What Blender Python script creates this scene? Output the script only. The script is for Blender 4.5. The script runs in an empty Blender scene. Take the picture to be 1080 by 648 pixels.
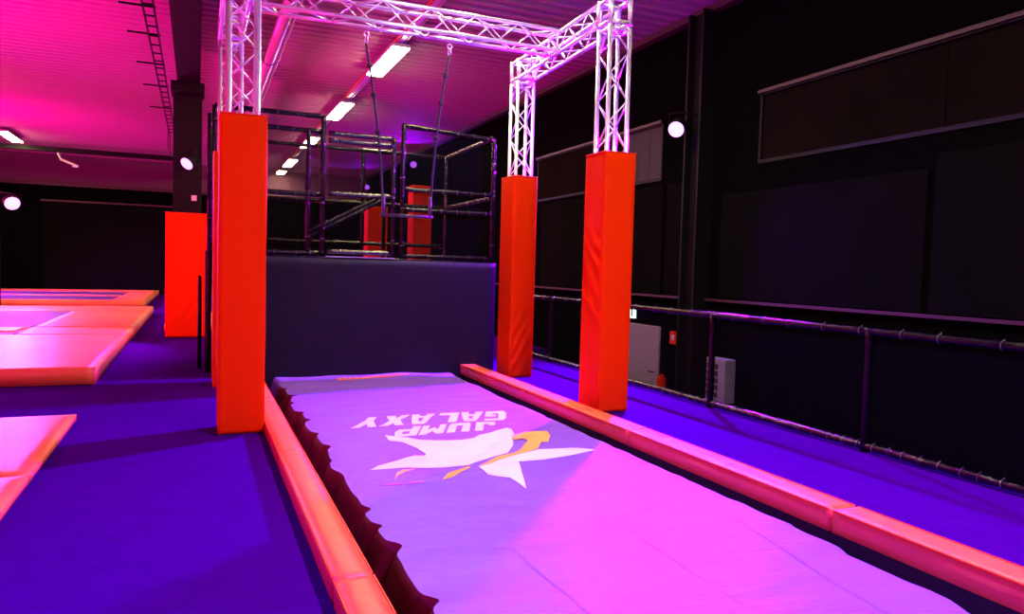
import bpy, bmesh, math, random
from mathutils import Vector, Matrix, noise

random.seed(7)
sc = bpy.context.scene
COL = sc.collection

# ------------------------------------------------------------------ camera
cam_d = bpy.data.cameras.new('camera')
cam_d.sensor_width = 36.0
cam_d.lens = 779.41 / 1080 * 36.0
cam_d.clip_end = 200
cam = bpy.data.objects.new('camera', cam_d)
COL.objects.link(cam)
_y, _p, _r = math.radians(23.1847), math.radians(2.8866), math.radians(1.5653)
_f = Vector((math.sin(_y)*math.cos(_p), math.cos(_y)*math.cos(_p), -math.sin(_p)))
_rt = Vector((math.cos(_y), -math.sin(_y), 0))
_up = _rt.cross(_f)
_R = math.cos(_r)*_rt + math.sin(_r)*_up
_U = -math.sin(_r)*_rt + math.cos(_r)*_up
mw = Matrix((( _R.x, _U.x, -_f.x, 0), (_R.y, _U.y, -_f.y, 0), (_R.z, _U.z, -_f.z, 1.6), (0, 0, 0, 1)))
cam.matrix_world = mw
sc.camera = cam

# ------------------------------------------------------------------ world, exposure, lights
w = bpy.data.worlds.new('world'); sc.world = w
w.use_nodes = True
w.node_tree.nodes['Background'].inputs[0].default_value = (.5, .25, .9, 1)
w.node_tree.nodes['Background'].inputs[1].default_value = .002
vs = sc.view_settings
vs.view_transform = 'Standard'; vs.look = 'None'; vs.gamma = 1; vs.use_curve_mapping = False
vs.exposure = 0.0

FIX_L = 95.0                    # luminance of the white ceiling luminaires
VIOLET = (.30, .0, 1.0)
MAGENTA = (1.0, .0, .30)


def lamp(name, kind, loc, power, color, target=None, size=.2, angle=120, blend=.6, size_y=None, parent=None):
    d = bpy.data.lights.new(name, kind)
    d.energy = power; d.color = color
    if kind == 'SPOT':
        d.spot_size = math.radians(angle); d.spot_blend = blend; d.shadow_soft_size = size
    elif kind == 'POINT':
        d.shadow_soft_size = size
    elif kind == 'AREA':
        d.size = size
        if size_y:
            d.shape = 'RECTANGLE'; d.size_y = size_y
    o = bpy.data.objects.new(name, d); COL.objects.link(o)
    o.location = loc
    if target is not None:
        o.rotation_euler = (Vector(target) - Vector(loc)).to_track_quat('-Z', 'Y').to_euler()
    return o


# unseen magenta lights added to tint the ceiling, no fixtures built
lamp('added_ceiling_wash', 'AREA', (-6.5, 13, 2.2), 1300, MAGENTA, (-3.5, 16, 6.1), 1.2)
lamp('added_ceiling_wash', 'AREA', (-7.6, 26, 2.6), 1000, MAGENTA, (-4, 27, 6.1), 1.2)
lamp('added_ceiling_wash', 'AREA', (-4.0, 4.5, 2.6), 200, MAGENTA, (-1, 9, 6.1), 1.2)
lamp('added_ceiling_wash', 'AREA', (2.2, 16, 1.2), 120, (1.0, .0, .18), (2.2, 17, 6.1), 1.2)
lamp('added_ceiling_wash', 'AREA', (5.6, 15.5, .4), 30, (1.0, .0, .5), (5.6, 16, 6.1), 1.2)
# unseen violet, magenta and truss spots added as fill, no fixtures built
lamp('violet_fill_front', 'SPOT', (3.5, 1.2, 5.7), 2900, (.55, .0, 1.0), (3.0, 3.0, 0), .12, 110, 1.0)
lamp('violet_fill_left', 'SPOT', (-5.5, 1.5, 4.6), 2300, (.30, .0, 1.0), (.3, 2.5, 0), .12, 62, 1.0)
lamp('truss_fill', 'SPOT', (2.2, 1.0, 5.4), 2000, (1.0, .8, 1.0), (3.1, 8.7, 4.65), .15, 26, .8)
lamp('violet_fill_far', 'SPOT', (-9.5, 31, 4.2), 10000, (.7, .0, 1.0), (-4.5, 32, 0), .15, 100, .8)
lamp('magenta_fill_left', 'SPOT', (-6.5, 9.5, 4.2), 450, (1.0, .03, .55), (-1.8, 8.0, 0), .15, 70)

# ------------------------------------------------------------------ materials
MATS = {}


def mat(name, color, rough=.6, metal=0., spec=.5, bump=0., bscale=40., emit=None, estr=0., var=0., vscale=3., stretch=None):
    m = bpy.data.materials.new(name); m.use_nodes = True
    nt = m.node_tree; b = nt.nodes['Principled BSDF']
    b.inputs['Base Color'].default_value = (*color, 1)
    b.inputs['Roughness'].default_value = rough
    b.inputs['Metallic'].default_value = metal
    b.inputs['Specular IOR Level'].default_value = spec
    tc = None
    if bump or var:
        tc = nt.nodes.new('ShaderNodeTexCoord')
        mp = nt.nodes.new('ShaderNodeMapping')
        if stretch: mp.inputs['Scale'].default_value = stretch
        nt.links.new(tc.outputs['Object'], mp.inputs['Vector'])
    if bump:
        n = nt.nodes.new('ShaderNodeTexNoise'); n.inputs['Scale'].default_value = bscale
        n.inputs['Detail'].default_value = 4
        bp = nt.nodes.new('ShaderNodeBump'); bp.inputs['Strength'].default_value = bump
        bp.inputs['Distance'].default_value = .02
        nt.links.new(mp.outputs[0], n.inputs['Vector'])
        nt.links.new(n.outputs['Fac'], bp.inputs['Height'])
        nt.links.new(bp.outputs['Normal'], b.inputs['Normal'])
    if var:
        n = nt.nodes.new('ShaderNodeTexNoise'); n.inputs['Scale'].default_value = vscale
        n.inputs['Detail'].default_value = 5
        mx = nt.nodes.new('ShaderNodeMix'); mx.data_type = 'RGBA'
        mx.inputs['A'].default_value = (*[c*(1-var) for c in color], 1)
        mx.inputs['B'].default_value = (*[min(1, c*(1+var)) for c in color], 1)
        nt.links.new(mp.outputs[0], n.inputs['Vector'])
        nt.links.new(n.outputs['Fac'], mx.inputs['Factor'])
        nt.links.new(mx.outputs['Result'], b.inputs['Base Color'])
    if emit:
        b.inputs['Emission Color'].default_value = (*emit, 1)
        b.inputs['Emission Strength'].default_value = estr
    MATS[name] = m
    return m


RED = mat('red_vinyl', (.80, .036, .0003), .5, 0, .05, .25, 14)
PADRED = mat('floor_pad_vinyl', (.90, .19, .06), .40, 0, .5, .25, 14)
PIPING = mat('red_piping', (.9, .06, .01), .4)
CARPET = mat('blue_carpet', (.052, .0006, .185), 1, 0, 0, .5, 160, var=.18, vscale=6)
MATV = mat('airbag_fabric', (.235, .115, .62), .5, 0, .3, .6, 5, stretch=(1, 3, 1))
PRINT = mat('white_print', (.92, .93, .92), .55)
GOLD = mat('gold_print', (.95, .58, .10), .5)
PINKP = mat('pink_print', (.9, .12, .25), .5)
ORANGE = mat('orange_print', (1.0, .25, .02), .5)
NAVY = mat('navy_vinyl', (.009, .007, .014), .5, 0, .15, .12, 3)
BLACK = mat('black_vinyl', (.0015, .0015, .002), .07, 0, .3, .5, 30)
MBLACK = mat('matt_black', (.008, .008, .009), .8, 0, .2)
PIT = mat('pit_liner', (.006, .006, .010), .7)
ALU = mat('aluminium', (.9, .9, .92), .24, .55)
STEEL = mat('dark_steel', (.005, .0045, .006), .6, .0, .15)
CEILM = mat('ceiling_sheet', (.36, .20, .34), .7, 0, .1)
WALLB = mat('black_wall_paint', (.0022, .002, .0026), 1, 0, 0, .2, 8)
PANEL = mat('dark_wall_panel', (.0042, .0042, .0042), 1, 0, 0, .1, 6, var=.25, vscale=1.5)
WINP = mat('blinded_window', (.0065, .005, .004), 1, 0, 0, var=.3, vscale=1.2)
GREYP = mat('grey_blind', (.045, .043, .045), .8, 0, .1)
TRIM = mat('ledge_paint', (.05, .02, .03), .5, 0, .3)
LAMP_W = mat('luminaire_diffuser', (.9, .9, .9), .5, emit=(1, .86, .40), estr=FIX_L)
HOUS = mat('luminaire_housing', (.55, .5, .55), .4)
CABLE = mat('red_cable', (.8, .05, .02), .5)
DUCT = mat('duct_sheet', (.62, .60, .62), .3, .3)
LENS = mat('violet_lens', (.6, .4, 1), .3, emit=(.85, .3, 1), estr=2.6)
BEDM = mat('trampoline_bed', (.05, .03, .11), .6, 0, .3, .2, 60)
LILAC = mat('door_paint', (.32, .27, .36), .5)
GREYB = mat('grey_plastic', (.30, .28, .34), .5)
BROWN = mat('brown_slat', (.06, .03, .04), .6)
EXITM = mat('exit_panel', (.3, .9, .6), .5, emit=(.55, 1, .75), estr=4)
EXITG = mat('exit_pictogram', (.02, .25, .12), .5)
TUBEG = mat('trapeze_tube', (.05, .05, .055), .35, .2)
UPPER = mat('sandwich_panel', (.13, .05, .11), .6, 0, .2)
FLANK_SHADE = mat('airbag_flank_shade', (.15, .008, .02), .6, 0, .2)  # shade and red bounce beside the left bar, put into the colour
SEAM = mat('fabric_seam', (.20, .09, .52), .6)
LENSV = mat('violet_lens_far', (.4, .1, 1), .3, emit=(.42, .10, 1), estr=1.7)
BLACKG = mat('glossy_black_wrap', (.002, .002, .003), .10, 0, .9, .8, 18)
PAPER = mat('white_plate', (.6, .6, .62), .6)
TIE = mat('cable_tie', (.12, .12, .12), .25, 0, .6)
ROPE = mat('dark_rope', (.035, .04, .035), .8, 0, .2, .5, 90)


def net_mat(name, color, alpha):
    m = bpy.data.materials.new(name); m.use_nodes = True
    nt = m.node_tree; nt.nodes.clear()
    out = nt.nodes.new('ShaderNodeOutputMaterial')
    mx = nt.nodes.new('ShaderNodeMixShader'); mx.inputs[0].default_value = alpha
    t = nt.nodes.new('ShaderNodeBsdfTransparent')
    d = nt.nodes.new('ShaderNodeBsdfDiffuse'); d.inputs[0].default_value = (*color, 1)
    nt.links.new(t.outputs[0], mx.inputs[1]); nt.links.new(d.outputs[0], mx.inputs[2])
    nt.links.new(mx.outputs[0], out.inputs[0])
    return m


NET = net_mat('black_net', (.004, .004, .005), .36)
NETR = net_mat('railing_net', (.004, .004, .006), .45)

# ------------------------------------------------------------------ helpers
WORG = {}


def tag(o, label=None, cat=None, group=None, kind=None):
    if label: o['label'] = label
    if cat: o['category'] = cat
    if group: o['group'] = group
    if kind: o['kind'] = kind
    return o


def thing(name, loc, label, cat, group=None):
    o = bpy.data.objects.new(name, None); COL.objects.link(o)
    o.location = loc; o.empty_display_size = .1
    WORG[o] = Vector(loc)
    return tag(o, label, cat, group)


def obj(name, bm, m, parent=None, origin=None, smooth=False, label=None, cat=None, group=None, kind=None):
    """link the world-space bmesh as ONE mesh object below parent or with the given origin"""
    org = WORG[parent] if parent is not None else Vector(origin or (0, 0, 0))
    bmesh.ops.translate(bm, verts=bm.verts, vec=-org)
    bmesh.ops.recalc_face_normals(bm, faces=bm.faces)
    me = bpy.data.meshes.new(name); bm.to_mesh(me); bm.free()
    for k in (m if isinstance(m, (list, tuple)) else [m]):
        me.materials.append(k)
    if smooth:
        for p in me.polygons: p.use_smooth = True
    o = bpy.data.objects.new(name, me); COL.objects.link(o)
    if parent is not None:
        o.parent = parent
    else:
        o.location = org
    WORG[o] = org
    return tag(o, label, cat, group, kind)


def box(bm, x0, x1, y0, y1, z0, z1, bev=0.):
    vs_ = [bm.verts.new((x, y, z)) for z in (z0, z1) for y in (y0, y1) for x in (x0, x1)]
    fs = [bm.faces.new([vs_[i] for i in q]) for q in ((0, 2, 3, 1), (4, 5, 7, 6), (0, 1, 5, 4), (2, 6, 7, 3), (0, 4, 6, 2), (1, 3, 7, 5))]
    if bev:
        es = set(e for f in fs for e in f.edges)
        bmesh.ops.bevel(bm, geom=list(es), offset=bev, segments=2, affect='EDGES', profile=.5)
    return bm


def nbox(*a, bev=0.):
    return box(bmesh.new(), *a, bev=bev)


def tube(bm, pts, r, n=10, lump=0., seg=None):
    """round tube along a polyline; with lump the sleeve swells gently between its ties"""
    P = [Vector(p) for p in pts]
    if seg:
        Q = []
        for a, b in zip(P, P[1:]):
            k = max(1, int((b-a).length/seg))
            Q += [a.lerp(b, i/k) for i in range(k)]
        P = Q+[P[-1]]
    rings = []
    for i, p in enumerate(P):
        t = ((P[min(i+1, len(P)-1)]-P[max(i-1, 0)])).normalized()
        a = Vector((0, 0, 1)) if abs(t.z) < .9 else Vector((1, 0, 0))
        u = t.cross(a).normalized(); v = t.cross(u)
        rr = r*(1+(lump*noise.noise(p*9.) if lump else 0))
        ring = []
        for k in range(n):
            an = 2*math.pi*k/n
            q = p+(u*math.cos(an)+v*math.sin(an))*rr
            if lump: q += (q-p).normalized()*r*lump*noise.noise(q*25.)
            ring.append(bm.verts.new(q))
        rings.append(ring)
    for a, b in zip(rings, rings[1:]):
        for k in range(n):
            bm.faces.new((a[k], a[(k+1) % n], b[(k+1) % n], b[k]))
    bm.faces.new(rings[0]); bm.faces.new(rings[-1][::-1])
    return bm


def ntube(*a, **k):
    return tube(bmesh.new(), *a, **k)


def ring_bm(c, axis, R, r):
    bm = bmesh.new(); c = Vector(c); t = Vector(axis).normalized()
    a = Vector((0, 0, 1)) if abs(t.z) < .9 else Vector((1, 0, 0))
    u = t.cross(a).normalized(); v = t.cross(u)
    N, M = 12, 4; g = []
    for i in range(N):
        an = 2*math.pi*i/N; d = u*math.cos(an)+v*math.sin(an)
        g.append([bm.verts.new(c+d*(R+r*math.cos(2*math.pi*j/M))+t*r*math.sin(2*math.pi*j/M)) for j in range(M)])
    for i in range(N):
        for j in range(M):
            bm.faces.new((g[i][j], g[(i+1) % N][j], g[(i+1) % N][(j+1) % M], g[i][(j+1) % M]))
    return bm


def padded(x0, x1, y0, y1, z0, z1, disp, step=.08, r=.015):
    """upholstered block: subdivided box, soft edges, faces displaced by disp(point, normal)"""
    bm = bmesh.new()
    nx, ny, nz = [max(2, min(140, int(round((b-a)/step)))) for a, b in ((x0, x1), (y0, y1), (z0, z1))]
    vd = {}

    def V(i, j, k):
        if (i, j, k) not in vd:
            vd[(i, j, k)] = bm.verts.new((x0+(x1-x0)*i/nx, y0+(y1-y0)*j/ny, z0+(z1-z0)*k/nz))
        return vd[(i, j, k)]
    for i in range(nx):
        for j in range(ny):
            for k in (0, nz):
                bm.faces.new((V(i, j, k), V(i+1, j, k), V(i+1, j+1, k), V(i, j+1, k)))
    for i in range(nx):
        for k in range(nz):
            for j in (0, ny):
                bm.faces.new((V(i, j, k), V(i+1, j, k), V(i+1, j, k+1), V(i, j, k+1)))
    for j in range(ny):
        for k in range(nz):
            for i in (0, nx):
                bm.faces.new((V(i, j, k), V(i, j+1, k), V(i, j+1, k+1), V(i, j, k+1)))
    for (i, j, k), v in vd.items():
        nrm = Vector(((i == nx)-(i == 0), (j == ny)-(j == 0), (k == nz)-(k == 0)))
        edge = abs(nrm.x)+abs(nrm.y)+abs(nrm.z)
        p = v.co.copy()
        if edge > 1:
            v.co -= nrm.normalized()*r
        else:
            v.co += nrm*disp(p, nrm)
    return bm


def soft(p, n, a=.006, s=2.2):
    return a*noise.noise(p*s)


# ------------------------------------------------------------------ structure
XW, ZC, YF, LOW = 8.0, 6.1, 38.0, -1.3
ST = dict(kind='structure')
# carpeted deck with the opening for the airbag lane
bm = bmesh.new()
box(bm, -12, .60, -3, YF, -.12, 0)
box(bm, 4.02, 5.78, -3, 13.6, -.12, 0)
box(bm, .60, 4.02, 10.86, 13.6, -.12, 0)
box(bm, .60, 6.6, 13.6, YF, -.12, 0)
obj('floor', bm, CARPET, **ST)
obj('trim_1', nbox(.60, .78, -3, 10.86, -.5, -.048), PIT, **ST)
obj('trim_2', nbox(3.80, 4.02, -3, 10.86, -.5, -.048), PIT, **ST)
obj('floor_pit', nbox(.6, 4.02, -3, 10.86, -.56, -.5), PIT, **ST)
obj('trim_3', nbox(5.78, 5.86, -3, 13.6, LOW, -.002), MBLACK, **ST)
obj('floor_lower', nbox(5.0, XW+.1, -3, YF, LOW-.1, LOW), MBLACK, **ST)
# walls
obj('wall_back', nbox(-14, XW+.2, YF, YF+.2, LOW, 4.86), WALLB, **ST)
obj('wall_back_upper', nbox(-14, XW+.2, YF+.02, YF+.2, 4.86, ZC+.25), UPPER, **ST)
obj('trim_4', nbox(-14, XW, YF-.18, YF, 4.74, 4.86), TRIM, **ST)
bm = bmesh.new()
box(bm, XW, XW+.2, -3, YF, LOW, 1.2)
box(bm, XW, XW+.2, -3, YF, 1.2, 3.35)
box(bm, XW, XW+.2, -3, YF, 4.42, ZC+.2)
box(bm, XW, XW+.2, 9.12, 11.7, 3.35, 4.42)
box(bm, XW, XW+.2, 17.2, YF, 3.35, 4.42)
box(bm, XW, XW+.2, -3, 0.0, 3.35, 4.42)
obj('wall_right', bm, WALLB, **ST)
obj('wall_left', nbox(-14.2, -14, -3, YF, 0, ZC+.2), WALLB, **ST)
obj('trim_5', nbox(XW-.09, XW, -3, YF, 1.165, 1.205), TRIM, **ST)
# cladding boards of the right wall with dark joints
for (a, b, z0, z1) in ((6.2, 9.95, 1.22, 2.93), (-1.2, 6.1, 1.22, 3.1), (11.62, 12.75, 1.22, 3.25), (12.85, 16.9, 1.22, 3.25), (10.9, 11.5, 1.22, 3.25)):
    obj('wall_panel', nbox(XW-.03, XW, a, b, z0, z1, bev=.006), PANEL, **ST)
# windows
def window(n, y0, y1, z0, z1, panes, pm):
    fr = bmesh.new()
    t = .045
    box(fr, XW-.05, XW+.06, y0, y1, z1-t, z1+.01)
    box(fr, XW-.03, XW+.06, y0, y1, z0-.01, z0+t)
    box(fr, XW-.03, XW+.06, y0, y0+t, z0+t, z1-t)
    box(fr, XW-.03, XW+.06, y1-t, y1, z0+t, z1-t)
    o = obj('window_%d' % n, fr, STEEL, origin=(XW, y0, z0), kind='structure')
    obj('lit_top_edge', nbox(XW-.09, XW-.05, y0, y1, z1-.02, z1+.03), TRIM, parent=o)  # light caught by the frame's top edge, painted as a brighter strip
    y = y0+t
    for wd, mt in zip(panes, pm):
        obj('pane', nbox(XW+.005, XW+.02, y+.006, y+wd-.006, z0+t, z1-t), mt, parent=o)
        y += wd
window(1, 0.0, 9.12, 3.35, 4.42, [3.0, 3.0, 3.03], [WINP, WINP, WINP])
window(2, 11.70, 17.2, 3.35, 4.42, [.42, .40, .47, 1.5, 1.3, 1.32], [GREYP, GREYP, GREYP, WINP, WINP, WINP])
# steel portal column of the right wall
bm = bmesh.new()
for y0, y1, x0 in ((10.22, 10.26, XW-.32), (10.60, 10.64, XW-.32), (10.26, 10.60, XW-.18)):
    box(bm, x0, XW, y0, y1, LOW, ZC-.1)
obj('trim_6', bm, STEEL, **ST)
# eaves beam where the ceiling meets the right wall
obj('trim_7', nbox(XW-.16, XW, -3, YF, ZC-.12, ZC-.01), TRIM, **ST)
# corrugated ceiling, ribs across the hall
bm = bmesh.new()
per, h = .30, .07
prof = []
y = -3
while y < YF+.1:
    prof += [(y, ZC), (y+.12, ZC), (y+.15, ZC+h), (y+.27, ZC+h)]
    y += per
xs = (-14.1, -7, 0, XW+.1)
rows = [[bm.verts.new((x, a, b)) for x in xs] for a, b in prof]
for r0, r1 in zip(rows, rows[1:]):
    for i in range(len(xs)-1):
        bm.faces.new((r0[i], r0[i+1], r1[i+1], r1[i]))
obj('ceiling', bm, CEILM, **ST)
# longitudinal girder and its column on the left
bm = bmesh.new()
box(bm, -.38, .06, -3, 17.2, 5.30, 5.34); box(bm, -.18, -.14, -3, 17.2, 5.34, 6.0); box(bm, -.38, .06, -3, 17.2, 5.98, 6.02)
obj('trim_8', bm, STEEL, **ST)
bm = bmesh.new()
box(bm, -.46, .10, 17.2, 17.24, 0, 5.34); box(bm, -.46, .10, 17.56, 17.6, 0, 5.34); box(bm, -.20, -.16, 17.24, 17.56, 0, 5.34)
box(bm, -.5, .14, 16.9, 17.6, 5.1, 5.3)
obj('trim_9', bm, STEEL, **ST)
# cross beam of the far hall
obj('trim_10', nbox(-14, -.5, 33.8, 34.0, 5.72, 5.9), STEEL, **ST)

# ------------------------------------------------------------------ airbag landing mat with its printed artwork
MX0, MX1, MY0, MY1, MZ = .84, 3.68, -.2, 10.80, -.03


def mat_edge(y):
    ph = .5+.5*math.sin(y*11.5+4.5*noise.noise(Vector((0, y*1.1, 0))))
    return 1.04+.06*noise.noise(Vector((1.7, y*2.1, 0)))+.13*ph**4*(.4+.6*noise.noise(Vector((5, y*.9, 2))))


def mat_h(x, y):
    z = MZ
    # sunken left flank gathered into folds
    edge = mat_edge(y)
    if x < edge:
        t = min(1, (edge-x)/.11)
        z -= .26*t*t*(3-2*t)
    d = max(0, 1-(x-edge)/.9) if x >= edge else 1
    z += .017*d*math.sin(y*11.5+1.5+2.0*noise.noise(Vector((x*.8, y*1.3, 0))))*(.4+noise.noise(Vector((x*2, y*.7, 7))))
    # right edge rolls off
    e2 = 3.63-.10*max(0, min(1, (3.7-y)/1.6))+.014*noise.noise(Vector((3, y*1.5, 0)))
    if x > e2:
        z -= .40*min(1, (x-e2)/.07)**1.3
    # far end bulges
    if y > 10.3:
        z += .05*math.sin(math.pi*min(1, (y-10.3)/.8))*(.6+.5*noise.noise(Vector((x*1.6, 0, 4))))
        if x < 1.4: z -= .04*(1.4-x)
    z += .012*noise.noise(Vector((x*1.1, y*1.1, 0)))+.010*noise.noise(Vector((x*1.6, y*5., 3)))
    return z


G = .04
GY = .025
airbag = thing('landing_airbag', (2.27, 5.3, -.5), 'large purple landing airbag lying in the lane between the red bars, lit purple', 'airbag')
bm = bmesh.new()
flank_bm = bmesh.new()
nx, ny = int(round((MX1-MX0)/G)), int(round((MY1-MY0)/GY))
i0 = int(math.ceil((1.34-MX0)/((MX1-MX0)/nx)))
NS, NB = 7, 9
grid = []
for j in range(ny+1):
    y = MY0+(MY1-MY0)*j/ny
    e = mat_edge(y); xi = MX0+(MX1-MX0)*i0/nx
    xs0 = [MX0+(e-MX0)*k/NS for k in range(NS)]+[e+(xi-e)*k/NB for k in range(NB)]+[MX0+(MX1-MX0)*i/nx for i in range(i0, nx+1)]
    grid.append([bm.verts.new((x, y, mat_h(x, y))) for x in xs0])
NC = NS+NB+nx+1-i0
for j in range(ny):
    for i in range(NC-1):
        q = (grid[j][i], grid[j][i+1], grid[j+1][i+1], grid[j+1][i])
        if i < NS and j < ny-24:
            flank_bm.faces.new([flank_bm.verts.new(v.co) for v in q])
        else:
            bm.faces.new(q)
bmesh.ops.remove_doubles(flank_bm, verts=flank_bm.verts, dist=.0005)
obj('shaded_flank', flank_bm, FLANK_SHADE, airbag, smooth=True, label='left flank of the airbag, its shade painted dark maroon')  # strip of the airbag's own flank, split off to paint its shade
# side walls down to the pit
loop = [grid[0][i] for i in range(NC)]+[grid[j][NC-1] for j in range(1, ny+1)]+[grid[ny][i] for i in range(NC-2, -1, -1)]+[grid[j][0] for j in range(ny-1, 0, -1)]
low = [bm.verts.new((v.co.x, v.co.y, -.5)) for v in loop]
for k in range(len(loop)):
    k2 = (k+1) % len(loop)
    bm.faces.new((loop[k], loop[k2], low[k2], low[k]))
bm.faces.new(low)
obj('airbag_body', bm, MATV, airbag, smooth=True)


def decal(name, polys, m, lift=.005, label=None):
    bm = bmesh.new()
    for P in polys:
        f = bm.faces.new([bm.verts.new((x, y, 0)) for x, y in P])
        f.normal_update()
        if f.normal.z < 0: f.normal_flip()
    bmesh.ops.triangulate(bm, faces=bm.faces)
    gx, gy = (MX1-MX0)/nx, (MY1-MY0)/ny
    xs_ = [v.co.x for v in bm.verts]; ys_ = [v.co.y for v in bm.verts]
    for i in range(int((min(xs_)-MX0)/gx), int((max(xs_)-MX0)/gx)+2):
        bmesh.ops.bisect_plane(bm, geom=bm.verts[:]+bm.edges[:]+bm.faces[:], plane_co=(MX0+gx*i, 0, 0), plane_no=(1, 0, 0))
    for j in range(int((min(ys_)-MY0)/gy), int((max(ys_)-MY0)/gy)+2):
        bmesh.ops.bisect_plane(bm, geom=bm.verts[:]+bm.edges[:]+bm.faces[:], plane_co=(0, MY0+gy*j, 0), plane_no=(0, 1, 0))
    for v in bm.verts: v.co.z = mat_h(v.co.x, v.co.y)+lift
    return obj(name, bm, m, airbag, smooth=True, label=label)


GL = {
 'G': [[(0,.22),(0,.80),(.34,.80),(.34,.22)], [(.12,1),(.95,1),(.95,.78),(.34,.78),(.34,.80),(0,.80)], [(.12,0),(.95,0),(.95,.22),(0,.22)], [(.62,.22),(.95,.22),(.95,.56),(.62,.56)], [(.46,.40),(.62,.40),(.62,.56),(.46,.56)]],
 'A': [[(.16,.72),(.84,.72),(.74,1),(.26,1)], [(0,0),(.34,0),(.43,.72),(.16,.72)], [(1,0),(.66,0),(.57,.72),(.84,.72)], [(.372,.22),(.628,.22),(.605,.44),(.395,.44)]],
 'L': [[(0,.24),(.36,.24),(.36,1),(0,1)], [(0,0),(.86,0),(.86,.24),(0,.24)]],
 'X': [[(0,0),(.36,0),(.5,.28),(.64,0),(1,0),(.72,.5),(1,1),(.64,1),(.5,.72),(.36,1),(0,1),(.28,.5)]],
 'Y': [[(.32,0),(.68,0),(.68,.4),(1,1),(.66,1),(.5,.64),(.34,1),(0,1),(.32,.4)]],
 'J': [[(.02,0),(.85,0),(.85,.26),(0,.26)], [(.5,.26),(.85,.26),(.85,1),(.5,1)], [(0,.26),(.28,.26),(.28,.42),(0,.42)]],
 'U': [[(.06,0),(.88,0),(.94,.26),(0,.26)], [(0,.26),(.34,.26),(.34,1),(0,1)], [(.60,.26),(.94,.26),(.94,1),(.60,1)]],
 'M': [[(0,0),(.28,0),(.28,1),(0,1)], [(.72,0),(1,0),(1,1),(.72,1)], [(.28,1),(.5,.66),(.72,1),(.72,.55),(.5,.2),(.28,.55)]],
 'P': [[(0,0),(.34,0),(.34,1),(0,1)], [(.34,.76),(.90,.76),(.84,1),(.34,1)], [(.64,.52),(.94,.52),(.94,.70),(.90,.76),(.64,.76)], [(.34,.28),(.84,.28),(.94,.52),(.34,.52)]],
}


def word(s, x_start, y_base, wd, ht, gap, slant):
    """letters read from the far end: along -X, upwards towards the camera"""
    out = []
    for i, ch in enumerate(s):
        for P in GL[ch]:
            out.append([(x_start-(i*(wd+gap)+u*wd)-slant*v*ht, y_base-v*ht) for u, v in P])
    return out


decal('printed_word', word('GALAXY', 3.30, 7.80, .262, .46, .022, .42), PRINT, label='white upside-down word GALAXY')
decal('printed_word', word('JUMP', 2.95, 7.26, .25, .40, .022, .42), PRINT, label='white upside-down word JUMP')
STAR = [[(1.681, 6.949), (1.673, 6.689), (1.772, 6.566), (1.838, 6.372), (1.856, 6.152), (1.824, 6.083), (1.738, 6.109), (1.566, 5.99), (1.377, 5.901), (1.288, 5.797), (1.584, 5.782), (1.862, 5.695), (2.087, 5.702), (2.158, 5.759), (2.354, 5.864), (2.56, 5.984), (2.713, 6.224), (2.80, 6.42), (2.90, 6.62), (2.966, 6.85), (2.956, 6.941), (2.874, 6.88), (2.71, 6.768), (2.553, 6.7), (2.459, 6.579), (2.331, 6.543), (2.106, 6.601), (1.946, 6.681), (1.867, 6.802)]]
STAR2 = [[(3.383, 5.834), (3.194, 5.977), (2.895, 6.037), (2.737, 5.956), (2.373, 5.758), (2.192, 5.623), (2.139, 5.594), (2.134, 5.375), (2.188, 5.301), (2.259, 5.223), (2.266, 4.932), (2.396, 5.292), (2.536, 5.688), (2.762, 5.695), (3.078, 5.756)]]
GOLDP = [[(2.424, 5.876), (2.6, 5.962), (2.715, 6.061), (2.798, 6.183), (2.929, 6.359), (2.907, 6.427), (2.775, 6.392), (2.831, 6.555), (3.045, 6.703), (3.278, 6.677), (3.236, 6.497), (3.088, 6.251), (3.027, 6.269), (2.896, 6.067), (2.737, 5.956), (2.373, 5.758), (2.192, 5.623), (2.133, 5.601), (2.224, 5.707)], [(1.742, 5.342), (1.848, 5.496), (2.067, 5.647), (2.071, 5.6), (1.863, 5.407)], [(1.409, 5.48), (1.47, 5.658), (1.548, 5.736), (1.656, 5.729), (1.554, 5.672), (1.47, 5.584)]]
decal('printed_star', STAR+STAR2, PRINT, label='white five-pointed star print')
decal('printed_swoosh', GOLDP, GOLD, .006, label='gold swoosh print')
decal('printed_dashes', [[(1.294, 5.349), (1.432, 5.353), (1.426, 5.325), (1.294, 5.321)], [(1.462, 5.354), (1.605, 5.372), (1.592, 5.34), (1.461, 5.324)]], PINKP, label='thin pink dashes')
# small orange line of capitals at the far end, too worn to read: a row of blocky strokes
ol = []
xx = 1.83
k = 0
while xx < 2.86:
    wdt = .062 + .02*((k*7) % 3)/2
    y0 = 10.40 + .125*(xx-1.83)
    ol.append([(xx, y0), (xx+wdt, y0+.008), (xx+wdt+.01, y0+.13), (xx+.01, y0+.122)])
    xx += wdt+.012; k += 1
decal('printed_line', ol, ORANGE, label='narrow orange printed line at the far end')

def seam_polys(pts, wd=.006):
    out = []
    for (x0, y0), (x1, y1) in zip(pts, pts[1:]):
        dx, dy = x1-x0, y1-y0; L = math.hypot(dx, dy); nx_, ny_ = -dy/L*wd/2, dx/L*wd/2
        out.append([(x0+nx_, y0+ny_), (x1+nx_, y1+ny_), (x1-nx_, y1-ny_), (x0-nx_, y0-ny_)])
    return out


for pts in ([(3.55, 5.0), (3.41, 4.32), (3.28, 3.6), (3.14, 2.83), (3.05, 2.0)], [(1.70, 3.9), (1.73, 3.27), (1.745, 2.4)], [(2.55, 4.3), (2.5, 3.2), (2.52, 2.2)]):
    decal('panel_seam', seam_polys(pts), SEAM, .004)

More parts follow.
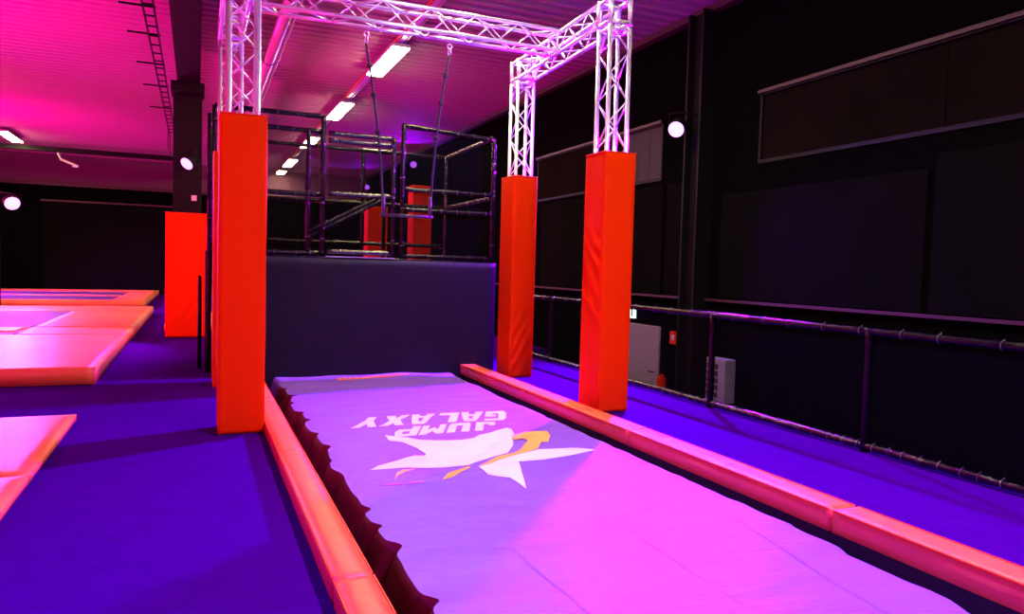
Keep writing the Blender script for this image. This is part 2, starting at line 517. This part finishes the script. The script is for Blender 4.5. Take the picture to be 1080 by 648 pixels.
# ------------------------------------------------------------------ red bars bordering the lane
def bar_disp(p, n):
    return .004*noise.noise(p*3.)+.003*noise.noise(Vector((p.x*8, p.y*2, p.z*8)))


for side, x0, x1, cuts, phr in (('left', .60, .80, [-2.6, .9, 3.48, 6.05, 8.5, 10.70], 'left of the airbag'), ('right', 3.775, 4.01, [-2.6, .9, 3.50, 5.95, 8.4, 10.82], 'right of the airbag')):
    words = ['nearest', 'nearest', 'second', 'third', 'farthest']
    for i in range(len(cuts)-1):
        if cuts[i+1] < 1.0: continue
        a, b = cuts[i]+.006, cuts[i+1]-.006
        wrd = words[i]
        o = obj('edge_pad', padded(x0, x1, a, b, -.045, .115, bar_disp, .06, .010), PADRED, origin=((x0+x1)/2, (a+b)/2, -.045), smooth=False,
                label='long red vinyl edge pad along the carpet, %s of the four %s' % (wrd, phr), cat='edge pad', group='red edge pads along the airbag lane')
        for p in o.data.polygons: p.use_smooth = True
        for xx in (x0+.004, x1-.004):
            obj('piping', ntube([(xx, a+.01, .108), (xx, b-.01, .108)], .006, 6), PIPING, parent=o)

# ------------------------------------------------------------------ truss portal
def truss(name, p0, p1, uax, vax, half, label, zig=.26, origin=None, cut=None):
    p0, p1, u, v = Vector(p0), Vector(p1), Vector(uax), Vector(vax)
    t = thing(name, origin or p0, label, 'truss', 'aluminium trusses of the portal frame')
    for su, sv in ((-1, -1), (1, -1), (1, 1), (-1, 1)):
        o = u*half*su+v*half*sv
        e = p1+o
        if cut and (su, sv) in cut: e = p0+o+(p1-p0).normalized()*cut[(su, sv)]
        obj('chord', ntube([p0+o, e], .025, 12), ALU, t, smooth=True)
    d = p1-p0; L = d.length; d.normalize()
    n = max(2, int(round(L/zig)))
    cs = [(-1, -1), (1, -1), (1, 1), (-1, 1)]
    for k in range(4):
        a, b = cs[k], cs[(k+1) % 4]
        oa, ob = u*half*a[0]+v*half*a[1], u*half*b[0]+v*half*b[1]
        bm = bmesh.new()
        for i in range(n):
            s0, s1 = p0+d*(L*i/n), p0+d*(L*(i+1)/n)
            q0, q1 = (s0+oa, s1+ob) if (i+k) % 2 == 0 else (s0+ob, s1+oa)
            tube(bm, [q0, q1], .0095, 7)
        obj('diagonal_bracing', bm, ALU, t, smooth=True)
    for s, q in ((0, p0), (1, p1)):
        bm = bmesh.new()
        pts = [q+d*(.03 if s == 0 else -.03)+u*half*a+v*half*b for a, b in cs]
        for i in range(4): tube(bm, [pts[i], pts[(i+1) % 4]], .016, 8)
        obj('end_frame', bm, ALU, t, smooth=True)
    return t


X_, Y_, Z_ = (1, 0, 0), (0, 1, 0), (0, 0, 1)
HB = .125
LX, RX, RBX, FY, BY = .39, 4.36, 4.445, 7.435, 10.21
ZB0, ZB1 = 4.41, 4.66
ZM = (ZB0+ZB1)/2
for x, y, ph in ((LX, FY, 'standing in the front left red pad'), (LX, BY, 'standing in the rear left red pad'), (RX, FY, 'standing in the front right red pad'), (RBX, BY, 'standing in the rear right red pad')):
    t = truss('truss_tower', (x, y, .012), (x, y, ZB0-.045), X_, Y_, HB, 'silver aluminium box truss tower '+ph, .27)
    bmb = nbox(x-.19, x+.19, y-.2, y+.2, 0, .012, bev=.003)
    obj('base_plate', bmb, ALU, t)
    # corner block joining tower and beams
    c = thing('truss_corner', (x, y, ZB0-.02), 'square aluminium corner frame on top of the tower '+ph, 'truss corner', 'corner frames of the truss portal')
    for sx in (-1, 1):
        for sy in (-1, 1):
            obj('corner_post', ntube([(x+sx*HB, y+sy*HB, ZB0-.02), (x+sx*HB, y+sy*HB, ZB1+.03)], .026, 12), ALU, c, smooth=True)
    for z in (ZB0, ZB1):
        bm = bmesh.new()
        for sx in (-1, 1):
            tube(bm, [(x+sx*HB, y-HB, z), (x+sx*HB, y+HB, z)], .025, 12)
            tube(bm, [(x-HB, y+sx*HB, z), (x+HB, y+sx*HB, z)], .025, 12)
        obj('corner_ring', bm, ALU, c, smooth=True)
for x, xb, s in ((LX, LX, 'left'), (RX, RBX, 'right')):
    truss('truss_beam', (x, FY+HB+.03, ZM), (xb, BY-HB-.03, ZM), X_, Z_, HB, 'silver box truss beam joining front and rear towers on the %s side' % s, .28, origin=(x, FY, ZM))
AY = 8.735
truss('truss_beam', (LX+HB+.03, AY, ZM), (RX-HB+.01, AY, ZM), Y_, Z_, HB, 'silver box truss beam crossing over the airbag and carrying the trapeze', .28)

# ------------------------------------------------------------------ red pads around the towers
def tower_pad(x0, x1, y0, y1, z1, lab, wr=(0, 0, 0, 0), seed=0, grp='tall red pads around the truss towers'):
    """wr: wrinkle depth on the -x, +x, -y, +y faces"""
    cx, cy = (x0+x1)/2, (y0+y1)/2
    t = thing('tower_pad', (cx, cy, 0), lab, 'pillar pad', grp)

    def disp(p, n):
        a = wr[0] if n.x < 0 else wr[1] if n.x > 0 else wr[2] if n.y < 0 else wr[3]
        along = p.y-cy if n.x else p.x-cx
        d = .010*noise.noise(Vector((p.x*1.5, p.y*1.5, p.z*.9+seed)))
        if n.z: return 0
        msk = max(0, min(1, .35+1.3*noise.noise(Vector((seed, along*1.5, p.z*.8)))))
        f = math.sin((p.z*1.0-along*1.3)*22+3.2*noise.noise(Vector((along*3, seed, p.z*2.3))))
        low_ = max(0, 1-p.z/2.4)
        mid = 1-min(1, abs(along)/.24)**4
        return d+a*f*msk*mid*(.35+low_)
    fb = padded(x0, x1, y0, y1, .015, z1, disp, .035, .006)
    obj('pad_sleeve', fb, RED, t, smooth=True)
    for sx, sy in ((0, 0), (1, 0), (1, 1), (0, 1)):
        px, py = (x1-.006 if sx else x0+.006), (y1-.006 if sy else y0+.006)
        obj('corner_seam', ntube([(px, py, .02), (px, py, z1-.01)], .0045, 6), RED, t)
    bm = bmesh.new()
    for q in (((x0, y0), (x1, y0)), ((x1, y0), (x1, y1)), ((x1, y1), (x0, y1)), ((x0, y1), (x0, y0))):
        tube(bm, [(q[0][0], q[0][1], z1-.004), (q[1][0], q[1][1], z1-.004)], .006, 6)
    obj('top_piping', bm, PIPING, t)
    return t


tower_pad(.186, .597, 7.206, 7.66, 2.95, 'tall red vinyl pillar pad nearest the camera, left of the airbag', (.003, .002, .003, .002), 1.3)
tower_pad(.195, .585, 9.98, 10.44, 2.97, 'tall red pillar pad mostly hidden behind the front left one', (.003, .002, .003, .002), 4.1)
tower_pad(4.165, 4.56, 7.206, 7.66, 2.95, 'tall red pillar pad front right of the airbag, wrinkled on its lane side', (.034, .004, .004, .002), 7.7)
tower_pad(4.25, 4.63, 9.98, 10.46, 2.98, 'tall red pillar pad rear right of the airbag, beside the dark padded wall', (.004, .003, .018, .002), 9.2)

# ------------------------------------------------------------------ jump platform: dark padded front, deck
pl = thing('jump_platform', (2.3, 12.1, 0), 'raised jump platform behind the airbag with a dark navy padded front', 'platform')
PX0, PX1, PY0, PY1, PZ = .40, 4.36, 10.845, 13.4, 1.70


def soft6(p, n): return .008*noise.noise(p*1.6)
obj('front_padding', padded(PX0, PX1, PY0, PY0+.10, -.3, PZ, soft6, .1, .012), NAVY, pl, smooth=True)
obj('deck', nbox(PX0+.01, PX1-.01, PY0+.1, PY1, PZ-.1, PZ-.02), MBLACK, pl)
obj('side_cladding', nbox(PX0+.02, PX0+.06, PY0+.1, PY1, 0, PZ-.1), MBLACK, pl)
obj('side_cladding', nbox(PX1-.06, PX1-.02, PY0+.1, PY1, 0, PZ-.1), MBLACK, pl)
bm = bmesh.new()
tube(bm, [(PX0, PY0+.02, PZ+.005), (PX1, PY0+.02, PZ+.005)], .012, 8)
obj('edge_binding', bm, BLACK, pl)
obj('landing_strip', nbox(1.72, 2.72, PY0+.0, PY0+.09, PZ+.012, PZ+.026), GREYB, pl, label='light grey strip at the opening')

# ------------------------------------------------------------------ padded net frames
tie_me = {}


def ties(parent, a, b, step, R=.040):
    a, b = Vector(a), Vector(b); d = b-a; n = max(1, int(d.length/step))
    key = (round(d.normalized().x), round(d.normalized().y), round(d.normalized().z), R)
    for i in range(n):
        p = a+d*((i+.5+.3*(random.random()-.5))/n)
        if key not in tie_me:
            bm = ring_bm((0, 0, 0), d, R-.004, .003)
            tube(bm, [(0, 0, R), (.006, -.006, R+.008)] if abs(d.normalized().z) < .9 else [(0, -R, 0), (.012, -R-.03, .01)], .003, 5)
            me = bpy.data.meshes.new('cable_tie'); bm.to_mesh(me); bm.free(); me.materials.append(TIE)
            tie_me[key] = me
        o = bpy.data.objects.new('cable_tie', tie_me[key]); COL.objects.link(o)
        o.parent = parent; o.location = p-WORG[parent]; WORG[o] = p


def frame(lab, base, rails, posts, nets, r=.035, tstep=.22, name='net_frame', grp='black padded net frames on the jump platform', nm=None, cat='net frame', tm=None):
    t = thing(name, base, lab, cat, grp)
    for a, b in rails:
        obj('rail', ntube([a, b], r, 10, .14, .07), tm or BLACK, t, smooth=True); ties(t, a, b, tstep, r+.004)
    for a, b in posts:
        obj('post', ntube([a, b], r, 10, .10, .10), BLACK, t, smooth=True); ties(t, a, b, tstep*2.2, r+.004)
    for q in nets:
        bm = bmesh.new(); bm.faces.new([bm.verts.new(p) for p in q])
        obj('net', bm, nm or NET, t)
    return t


W = 10.92
zb = 1.76
def rl(x0, x1, z0, z1=None, y=W): return ((x0, y, z0), (x1, y, z1 if z1 is not None else z0))
def po(x, z0, z1, y=W): return ((x, y, z0), (x, y, z1))
frame('black padded net frame behind the left towers, with a second inner post', (.95, W, zb),
      [rl(.22, 1.67, 3.715), rl(.22, 1.63, 3.50), rl(.22, 1.63, 2.60), rl(.22, 1.63, zb)],
      [po(.22, zb, 3.72), po(1.46, zb, 3.50), po(1.665, zb-.02, 3.73)],
      [[(.22, W, zb), (1.66, W, zb), (1.66, W, 3.5), (.22, W, 3.5)]])
frame('black padded net frame in the middle above the padded wall', (2.2, W+.02, zb),
      [rl(1.74, 2.69, 3.49), rl(1.74, 2.69, 3.39), rl(1.74, 2.69, 2.63), rl(1.74, 2.69, zb+.03)],
      [po(2.70, zb, 3.50)],
      [[(1.74, W, zb), (2.69, W, zb), (2.69, W, 3.4), (1.74, W, 3.4)]], tm=BLACKG)
frame('tall black padded net frame at the right end of the padded wall', (3.55, W, zb),
      [rl(2.82, 4.30, 3.71, 3.62), rl(2.86, 4.28, 2.76), rl(2.86, 4.28, 2.46), rl(2.86, 4.28, zb)],
      [po(2.84, zb-.02, 3.72), po(4.30, zb-.02, 3.64)],
      [[(2.84, W, zb), (4.3, W, zb), (4.3, W, 3.62), (2.84, W, 3.7)]])
def ry(x, y0, y1, z): return ((x, y0, z), (x, y1, z))
frame('black padded side net running back from the right end of the platform', (4.3, 12.1, PZ),
      [ry(4.3, 11.0, 13.3, 3.66), ry(4.3, 11.0, 13.3, 2.72)], [po(4.3, PZ, 3.68, 13.32)],
      [[(4.3, 11, PZ), (4.3, 13.3, PZ), (4.3, 13.3, 3.66), (4.3, 11, 3.66)]], tstep=.14, tm=BLACKG)
frame('black padded rear net frame at the back of the jump platform', (2.4, 13.34, PZ),
      [rl(.25, 4.26, 2.72, y=13.34), rl(.25, 4.26, 2.0, y=13.34), rl(.25, 4.26, 3.66, y=13.34)],
      [po(.25, PZ, 3.68, 13.34), po(2.74, PZ, 3.68, 13.34)],
      [[(.25, 13.34, PZ), (4.26, 13.34, PZ), (4.26, 13.34, 3.66), (.25, 13.34, 3.66)]], tstep=.3)
t = thing('stair_handrail', (1.9, 12.5, PZ), 'black padded handrail sloping up behind the middle net frame', 'handrail')
for dz in (0, .07):
    obj('rail', ntube([(1.70, 12.5, 2.06+dz), (2.90, 12.5, 2.72+dz)], .035, 10, .2, .05), BLACKG, t, smooth=True)
ties(t, (1.9, 12.5, 2.2), (2.88, 12.5, 2.74), .11, .04)
obj('post', ntube([(2.93, 12.5, PZ-.019), (2.93, 12.5, 2.8)], .035, 10, .1, .1), BLACK, t, smooth=True)
obj('post', ntube([(1.70, 12.5, PZ-.019), (1.70, 12.5, 2.1)], .035, 10, .1, .1), BLACK, t, smooth=True)
# dark padded access gate at the left of the platform
t = thing('access_gate', (.12, 11.9, 0), 'black padded access gate beside the rear left red pad', 'gate')
obj('gate_panel', nbox(.12, .20, 11.5, 12.9, .02, 1.76, bev=.01), BLACK, t)
obj('hoop', ntube([(.05, 11.7, .02), (.05, 11.7, 1.30), (.05, 11.74, 1.36), (.05, 12.4, 1.36), (.05, 12.44, 1.30), (.05, 12.44, .02)], .028, 10), BLACK, t, smooth=True)
obj('post', ntube([(.17, 11.45, .0), (.17, 11.45, 3.70)], .035, 10, .1, .1), BLACK, t, smooth=True)

# ------------------------------------------------------------------ trapeze
t = thing('trapeze', (2.35, AY, 2.2), 'black rope trapeze with a dark bar hanging from the crossing truss', 'trapeze')
for (ax, bx, az, sgn) in ((1.83, 2.045, ZB0-.03, -1), (2.86, 2.62, ZB0-.03, 1)):
    zb_ = 2.23
    y0 = AY+.02
    obj('shackle', ring_bm((ax, AY+.12, az-.05), (0, 1, 0), .03, .007), ALU, t, smooth=True)
    c = obj('carabiner', ring_bm((ax, AY+.12, az-.12), (1, .3, 0), .036, .008), ALU, t, smooth=True)
    top = Vector((ax, AY+.12, az-.16)); bot = Vector((bx, y0, zb_))
    pts = [top.lerp(bot, s)+Vector((.035*sgn*math.sin(s*3.14)*-1, 0, 0)) for s in [i/14 for i in range(15)]]
    rp = obj('rope', ntube(pts, .014, 8), ROPE, t, smooth=True)
    for s in (.13, .30, .52):
        q = top.lerp(bot, s)+Vector((.035*sgn*math.sin(s*3.14)*-1, 0, 0))
        bm = bmesh.new(); bmesh.ops.create_icosphere(bm, subdivisions=2, radius=.032)
        for v in bm.verts: v.co = Vector((v.co.x*(1+.3*noise.noise(v.co*40)), v.co.y, v.co.z*1.15))+q
        obj('knot', bm, ROPE, rp, smooth=True)
obj('bar', ntube([(2.01, AY+.02, 2.215), (2.66, AY+.02, 2.215)], .018, 12), TUBEG, t, smooth=True)
for x in (2.045, 2.62): obj('rope_sleeve', ntube([(x, AY+.02, 2.2), (x, AY+.02, 2.46)], .021, 10), TUBEG, t, smooth=True)

# ------------------------------------------------------------------ railing along the right
t = thing('railing', (5.72, 6.5, 0), 'long black padded railing with dark nets along the right edge of the carpet', 'railing')
RXr = 5.72
ys = [.45, 2.70, 4.95, 7.20, 9.40, 11.60, 13.5]
for a, b in zip(ys, ys[1:]):
    obj('rail', ntube([(RXr, a, 1.12), (RXr, b, 1.12)], .040, 10, .08, .10), BLACK, t, smooth=True)
    obj('rail', ntube([(RXr, a, .055), (RXr, b, .055)], .040, 10, .12, .08), BLACKG, t, smooth=True)
    bm = bmesh.new(); bm.faces.new([bm.verts.new(p) for p in ((RXr, a, .06), (RXr, b, .06), (RXr, b, 1.1), (RXr, a, 1.1))])
    obj('net', bm, NETR, t)
for y in ys:
    obj('post', ntube([(RXr, y, 0), (RXr, y, 1.13)], .040, 10, .10, .08), BLACK, t, smooth=True)
ties(t, (RXr, 2.7, .055), (RXr, 13.4, .055), .17, .045)
ties(t, (RXr, 2.7, 1.12), (RXr, 13.4, 1.12), .42, .045)

# ------------------------------------------------------------------ low trampoline pads on the left
def plat_disp(p, n):
    return .012*noise.noise(p*1.3)+.004*noise.noise(p*6)


def platform_pad(x0, x1, y0, y1, z1, lab, step=.12, grp='red pads around the trampolines', cat='floor pad'):
    o = obj('floor_pad', padded(x0, x1, y0, y1, .004, z1, plat_disp, step, .012), PADRED, origin=((x0+x1)/2, (y0+y1)/2, 0), smooth=True, label=lab, cat=cat, group=grp)
    return o


platform_pad(-3.2, -1.06, 6.02, 8.25, .08, 'thin red floor pad nearest on the left, its far piece')
platform_pad(-3.2, -1.06, 3.7, 6.0, .08, 'thin red floor pad at the left picture edge, its near piece')
PT = .23
platform_pad(-9.0, -1.16, 10.57, 15.3, PT, 'broad red trampoline pad with a red front face, front of the left block')
platform_pad(-2.95, -1.16, 15.33, 16.95, PT, 'red trampoline pad behind the broad front pad, right of the first bed')
platform_pad(-9.0, -1.16, 22.05, 24.4, PT, 'red trampoline pad closing the left block at the back')
platform_pad(-2.95, -1.16, 16.98, 22.02, PT, 'long red trampoline pad right of the second dark bed', .16)
platform_pad(-9.0, -2.98, 16.0, 17.0, PT, 'pale red strip pad between the two dark trampoline beds')
for y0, y1, ph in ((15.33, 15.97, 'narrow dark trampoline bed behind the broad front pad'), (17.03, 22.02, 'dark blue trampoline bed in the middle of the left block')):
    t = thing('trampoline', (-6, (y0+y1)/2, 0), ph, 'trampoline', 'trampoline beds of the left block')
    obj('jump_bed', nbox(-8.95, -3.0, y0, y1, .195, .21), BEDM, t)
    for yy in (y0+.03, y1-.03): obj('frame_rail', ntube([(-8.95, yy, .1), (-3.0, yy, .1)], .03, 8), STEEL, t, smooth=True)
# second block
platform_pad(-14, -1.55, 27.3, 28.3, PT, 'red pad with bright red front face on the second block behind', .3)
platform_pad(-14, -1.55, 35.2, 37.4, PT, 'farthest red pad along the dark back wall', .3)
platform_pad(-2.6, -1.55, 28.33, 35.17, PT, 'red side pad at the right end of the farthest block', .3)
platform_pad(-14, -2.65, 31.3, 32.1, PT, 'narrow violet-lit pad between the two farthest beds', .3)
for y0, y1, ph in ((28.4, 31.2, 'nearer dark bed of the farthest block'), (32.2, 35.1, 'farther dark bed of the farthest block')):
    t = thing('trampoline', (-8, (y0+y1)/2, 0), 'far trampoline, '+ph, 'trampoline', 'trampoline beds of the farthest block')
    obj('jump_bed', nbox(-14, -2.65, y0, y1, .195, .21), BEDM, t)
platform_pad(-.66, 1.4, 18.2, 22.5, .17, 'low red floor pad showing behind the column pad on the left')
# pad around the hall column
tower_pad(-.585, .215, 16.75, 17.15, 2.59, 'wide red column pad under the violet lamp, left of the towers', (.004, .004, .009, 0), 12.5, 'red pads seen farther back')
for x, y, z1, ph in ((4.13, 14.5, 3.22, 'right'), (3.24, 14.5, 2.75, 'middle')):
    tower_pad(x-.19, x+.19, y-.2, y+.2, z1, 'red pillar pad seen through the %s net frame' % ph, (.003, .003, .004, 0), x*3, 'red pads seen farther back')

# ------------------------------------------------------------------ ceiling fittings
def luminaire(x, y0, y1, z, lab, grp='white ceiling luminaires', wd=.34):
    t = thing('ceiling_luminaire', (x, (y0+y1)/2, z), lab, 'ceiling light', grp)
    obj('housing', nbox(x-wd/2-.02, x+wd/2+.02, y0-.02, y1+.02, z, z+.07, bev=.01), HOUS, t)
    obj('diffuser', nbox(x-wd/2, x+wd/2, y0, y1, z-.02, z+.001, bev=.006), LAMP_W, t)
    for yy in (y0+.2, y1-.2): obj('bracket', nbox(x-.02, x+.02, yy-.02, yy+.02, z+.07, z+.11), STEEL, t)


LXc = 3.70
names = ['over the camera side', 'over the front of the airbag', 'above the crossing truss', 'biggest in view, beside the left trapeze rope', 'second largest in view', 'third along the row, behind the left net frame', 'fourth along the row, behind the left net frame', 'farthest of the row']
for i, yc in enumerate((-1.7, 4.1, 9.75, 15.75, 21.4, 27.4, 33.4, 37.0)):
    if yc > 37: continue
    yl = 1.2 if yc < 36 else .6
    luminaire(LXc+.0, yc-yl, yc+yl, 5.93, 'long white ceiling light, '+names[i])
for yc, nm_ in ((21.4, 'over the middle of the left block'),):
    luminaire(-6.25, yc-1.2, yc+1.2, 5.93, 'long white ceiling light of the left row, '+nm_)
luminaire(-6.25, 31.0, 33.4, 5.93, 'bright white ceiling light at the left picture edge')
t = thing('lighting_trunking', (LXc, 17, 6.0), 'straight cable trunking carrying the white ceiling lights', 'cable trunking')
obj('tray', nbox(LXc-.05, LXc+.05, -3, 37.5, 6.045, 6.085), HOUS, t)
obj('cable', ntube([(LXc-.09, -3, 6.07), (LXc-.09, 37.5, 6.07)], .016, 8), CABLE, t)
obj('cable', ntube([(LXc+.10, -3, 6.07), (LXc+.10, 37.5, 6.07)], .02, 8), DUCT, t)
t = thing('ventilation_pipe', (1.34, 15, 5.7), 'long round metal pipe under the ceiling, behind the left tower', 'pipe')
obj('pipe_run', ntube([(1.34, -3, 5.72), (1.34, 37.8, 5.72)], .10, 20), DUCT, t, smooth=True)
for yy in range(0, 37, 4): obj('pipe_clamp', ring_bm((1.34, yy, 5.72), (0, 1, 0), .105, .012), STEEL, t)
obj('conduit', ntube([(1.52, -3, 5.74), (1.52, 37.8, 5.74)], .018, 8), ALU, t, smooth=True)
t = thing('cable_ladder', (-.72, 15, 5.6), 'dark hanging cable ladder left of the ceiling girder', 'cable ladder')
for x in (-.80, -.64): obj('side_rail', nbox(x-.012, x+.012, 2, 26.5, 5.58, 5.64), STEEL, t)
for i in range(40): obj('rung', nbox(-.80, -.64, 2.3+i*.6, 2.34+i*.6, 5.59, 5.61), STEEL, t)
for yy in (13.4, 15.0, 17.2, 19.3, 22): obj('hanger', nbox(-1.15, -.62, yy, yy+.03, 5.64, 5.67), STEEL, t)
for yy in (24.5, 26.4): obj('dropper', nbox(-.80, -.78, yy, yy+.03, 4.9, 5.6), STEEL, t)
# hall fittings on the far cross beam
t = thing('beam_bracket', (-4.6, 33.9, 5.4), 'small pink-lit bracket under the far cross beam', 'bracket')
bm = bmesh.new(); tube(bm, [(-5.0, 33.9, 5.7), (-4.9, 33.9, 5.45), (-4.4, 33.9, 5.25)], .05, 8)
obj('bracket_arm', bm, DUCT, t)
obj('bracket_foot', nbox(-4.5, -4.3, 33.8, 34.0, 5.17, 5.25), DUCT, t)
t = thing('shutter_gate', (-3.5, YF-.1, 2), 'dark roller shutter with a purple-lit top edge in the back wall', 'shutter')
obj('shutter_leaf', nbox(-6.2, -.9, YF-.09, YF-.02, 0, 4.05), PANEL, t)
obj('shutter_rail', nbox(-6.25, -.85, YF-.15, YF-.02, 4.05, 4.12), TRIM, t)

# ------------------------------------------------------------------ violet stage lamps
def stage_lamp(loc, tgt, lab, power, color=VIOLET, R=.13, angle=130, mount=(0, 0, 0), lens=None):
    loc, tgt = Vector(loc), Vector(tgt)
    t = thing('stage_lamp', loc, lab, 'stage lamp', 'violet stage lamps')
    d = (tgt-loc).normalized()
    n = 20
    bm = bmesh.new()
    tube(bm, [loc-d*.26, loc-d*.20], R*.6, n); tube(bm, [loc-d*.20, loc-d*.02], R*1.08, n)
    obj('lamp_housing', bm, STEEL, t, smooth=False)
    obj('lens', ntube([loc-d*.02, loc-d*.002], R, n), lens or LENS, t)
    s = d.cross(Vector((0, 0, 1))).normalized()
    b = loc-d*.12
    m = Vector(mount)
    obj('yoke', ntube([b-s*R*1.2, b-s*R*1.2+Vector((0, 0, .24)), b+s*R*1.2+Vector((0, 0, .24)), b+s*R*1.2], .012, 6), STEEL, t)
    obj('mounting_arm', ntube([b+Vector((0, 0, .24)), m], .018, 8), STEEL, t)
    l = lamp('stage_light', 'SPOT', loc+d*.02, power, color, tgt, R*.7, angle, .5)
    return t


stage_lamp((7.35, 10.42, 4.01), (1.5, 6.0, 0), 'violet stage lamp on the right wall beside the grey blind', 12500, mount=(XW-.02, 10.42, 4.3))
stage_lamp((7.5, 27.3, 5.45), (3, 16, 1.0), 'violet stage lamp seen through the right net frame', 1500, mount=(7.95, 27.3, 5.8), R=.12, lens=LENSV)
stage_lamp((7.5, 35.5, 5.35), (2, 25, 1.5), 'small violet stage lamp seen through the middle net frame', 800, mount=(7.95, 35.5, 5.7), R=.11, lens=LENSV)
stage_lamp((-.2, 16.85, 3.60), (-3.6, 13.6, 0), 'violet stage lamp on the hall column above the wide red pad', 2600, color=(.8, .06, 1), angle=75, mount=(-.2, 17.18, 3.8))
stage_lamp((-5.0, 26.0, 3.15), (-2.5, 20.5, 0), 'violet stage lamp at the left picture edge', 2400, color=(.8, .06, 1), mount=(-5.42, 26.5, 3.5), R=.2)
t = thing('lamp_stand', (-5.45, 26.55, 0), 'thin dark pole behind the left edge lamp', 'lamp stand')
obj('pole', ntube([(-5.45, 26.55, .01), (-5.45, 26.55, 3.54)], .03, 8), STEEL, t)
obj('pole_foot', nbox(-5.65, -5.25, 26.35, 26.75, 0, .02), STEEL, t)

# ------------------------------------------------------------------ fittings behind the right railing
d = obj('door_1', nbox(XW-.05, XW-.005, 11.56, 12.66, LOW, .61, bev=.008), LILAC, origin=(XW, 12.1, LOW), kind='structure')
obj('door_handle', ntube([(XW-.05, 11.68, -.25), (XW-.10, 11.68, -.25), (XW-.10, 11.80, -.25)], .012, 8), STEEL, d)
t = thing('exit_sign', (XW-.04, 12.56, .81), 'small glowing green-white exit sign above the lilac door', 'exit sign')
obj('sign_panel', nbox(XW-.07, XW-.01, 12.42, 12.72, .71, .91, bev=.006), EXITM, t)
bm = bmesh.new()
box(bm, XW-.074, XW-.071, 12.46, 12.51, .74, .88)
tube(bm, [(XW-.073, 12.56, .75), (XW-.073, 12.60, .81), (XW-.073, 12.63, .86)], .008, 6)
tube(bm, [(XW-.073, 12.65, .75), (XW-.073, 12.60, .81)], .008, 6)
obj('pictogram', bm, EXITG, t)
t = thing('heater_unit', (XW-.1, 9.7, -.1), 'pale wall unit with dark slats behind the railing', 'wall unit')
obj('casing', nbox(XW-.22, XW-.005, 9.45, 9.93, -.46, .25, bev=.02), GREYB, t)
for i in range(5): obj('slat', nbox(XW-.232, XW-.22, 9.62, 9.90, -.38+i*.115, -.30+i*.115, bev=.003), BROWN, t)
t = thing('fire_sign', (XW-.01, 11.15, .44), 'small red sign plate on the dark wall right of the lilac door', 'sign')
obj('plate', nbox(XW-.03, XW-.005, 11.06, 11.25, .33, .56, bev=.003), RED, t)
obj('plate_mark', nbox(XW-.034, XW-.03, 11.11, 11.20, .40, .50), PAPER, t)
t = thing('fire_extinguisher', (XW-.15, 11.3, -.75), 'red fire extinguisher below the small red sign', 'fire extinguisher')
bm = bmesh.new(); tube(bm, [(XW-.14, 11.3, -.80), (XW-.14, 11.3, -.78), (XW-.14, 11.3, -.30)], .085, 16); tube(bm, [(XW-.14, 11.3, -.30), (XW-.14, 11.3, -.24)], .05, 12)
obj('cylinder_body', bm, RED, t, smooth=False)
obj('valve', nbox(XW-.18, XW-.10, 11.27, 11.33, -.24, -.17, bev=.008), STEEL, t)
obj('wall_hook', nbox(XW-.06, XW-.005, 11.27, 11.33, -.5, -.4), STEEL, t)
t = thing('wall_plate', (-.18, 16.9, 3.0), 'tiny white plate on the hall column above the wide red pad', 'plate')
obj('plate', nbox(-.10, .0, 17.17, 17.19, 2.88, 2.99, bev=.004), PAPER, t)
obj('stem', nbox(-.055, -.045, 17.175, 17.19, 2.7, 2.88), STEEL, t)
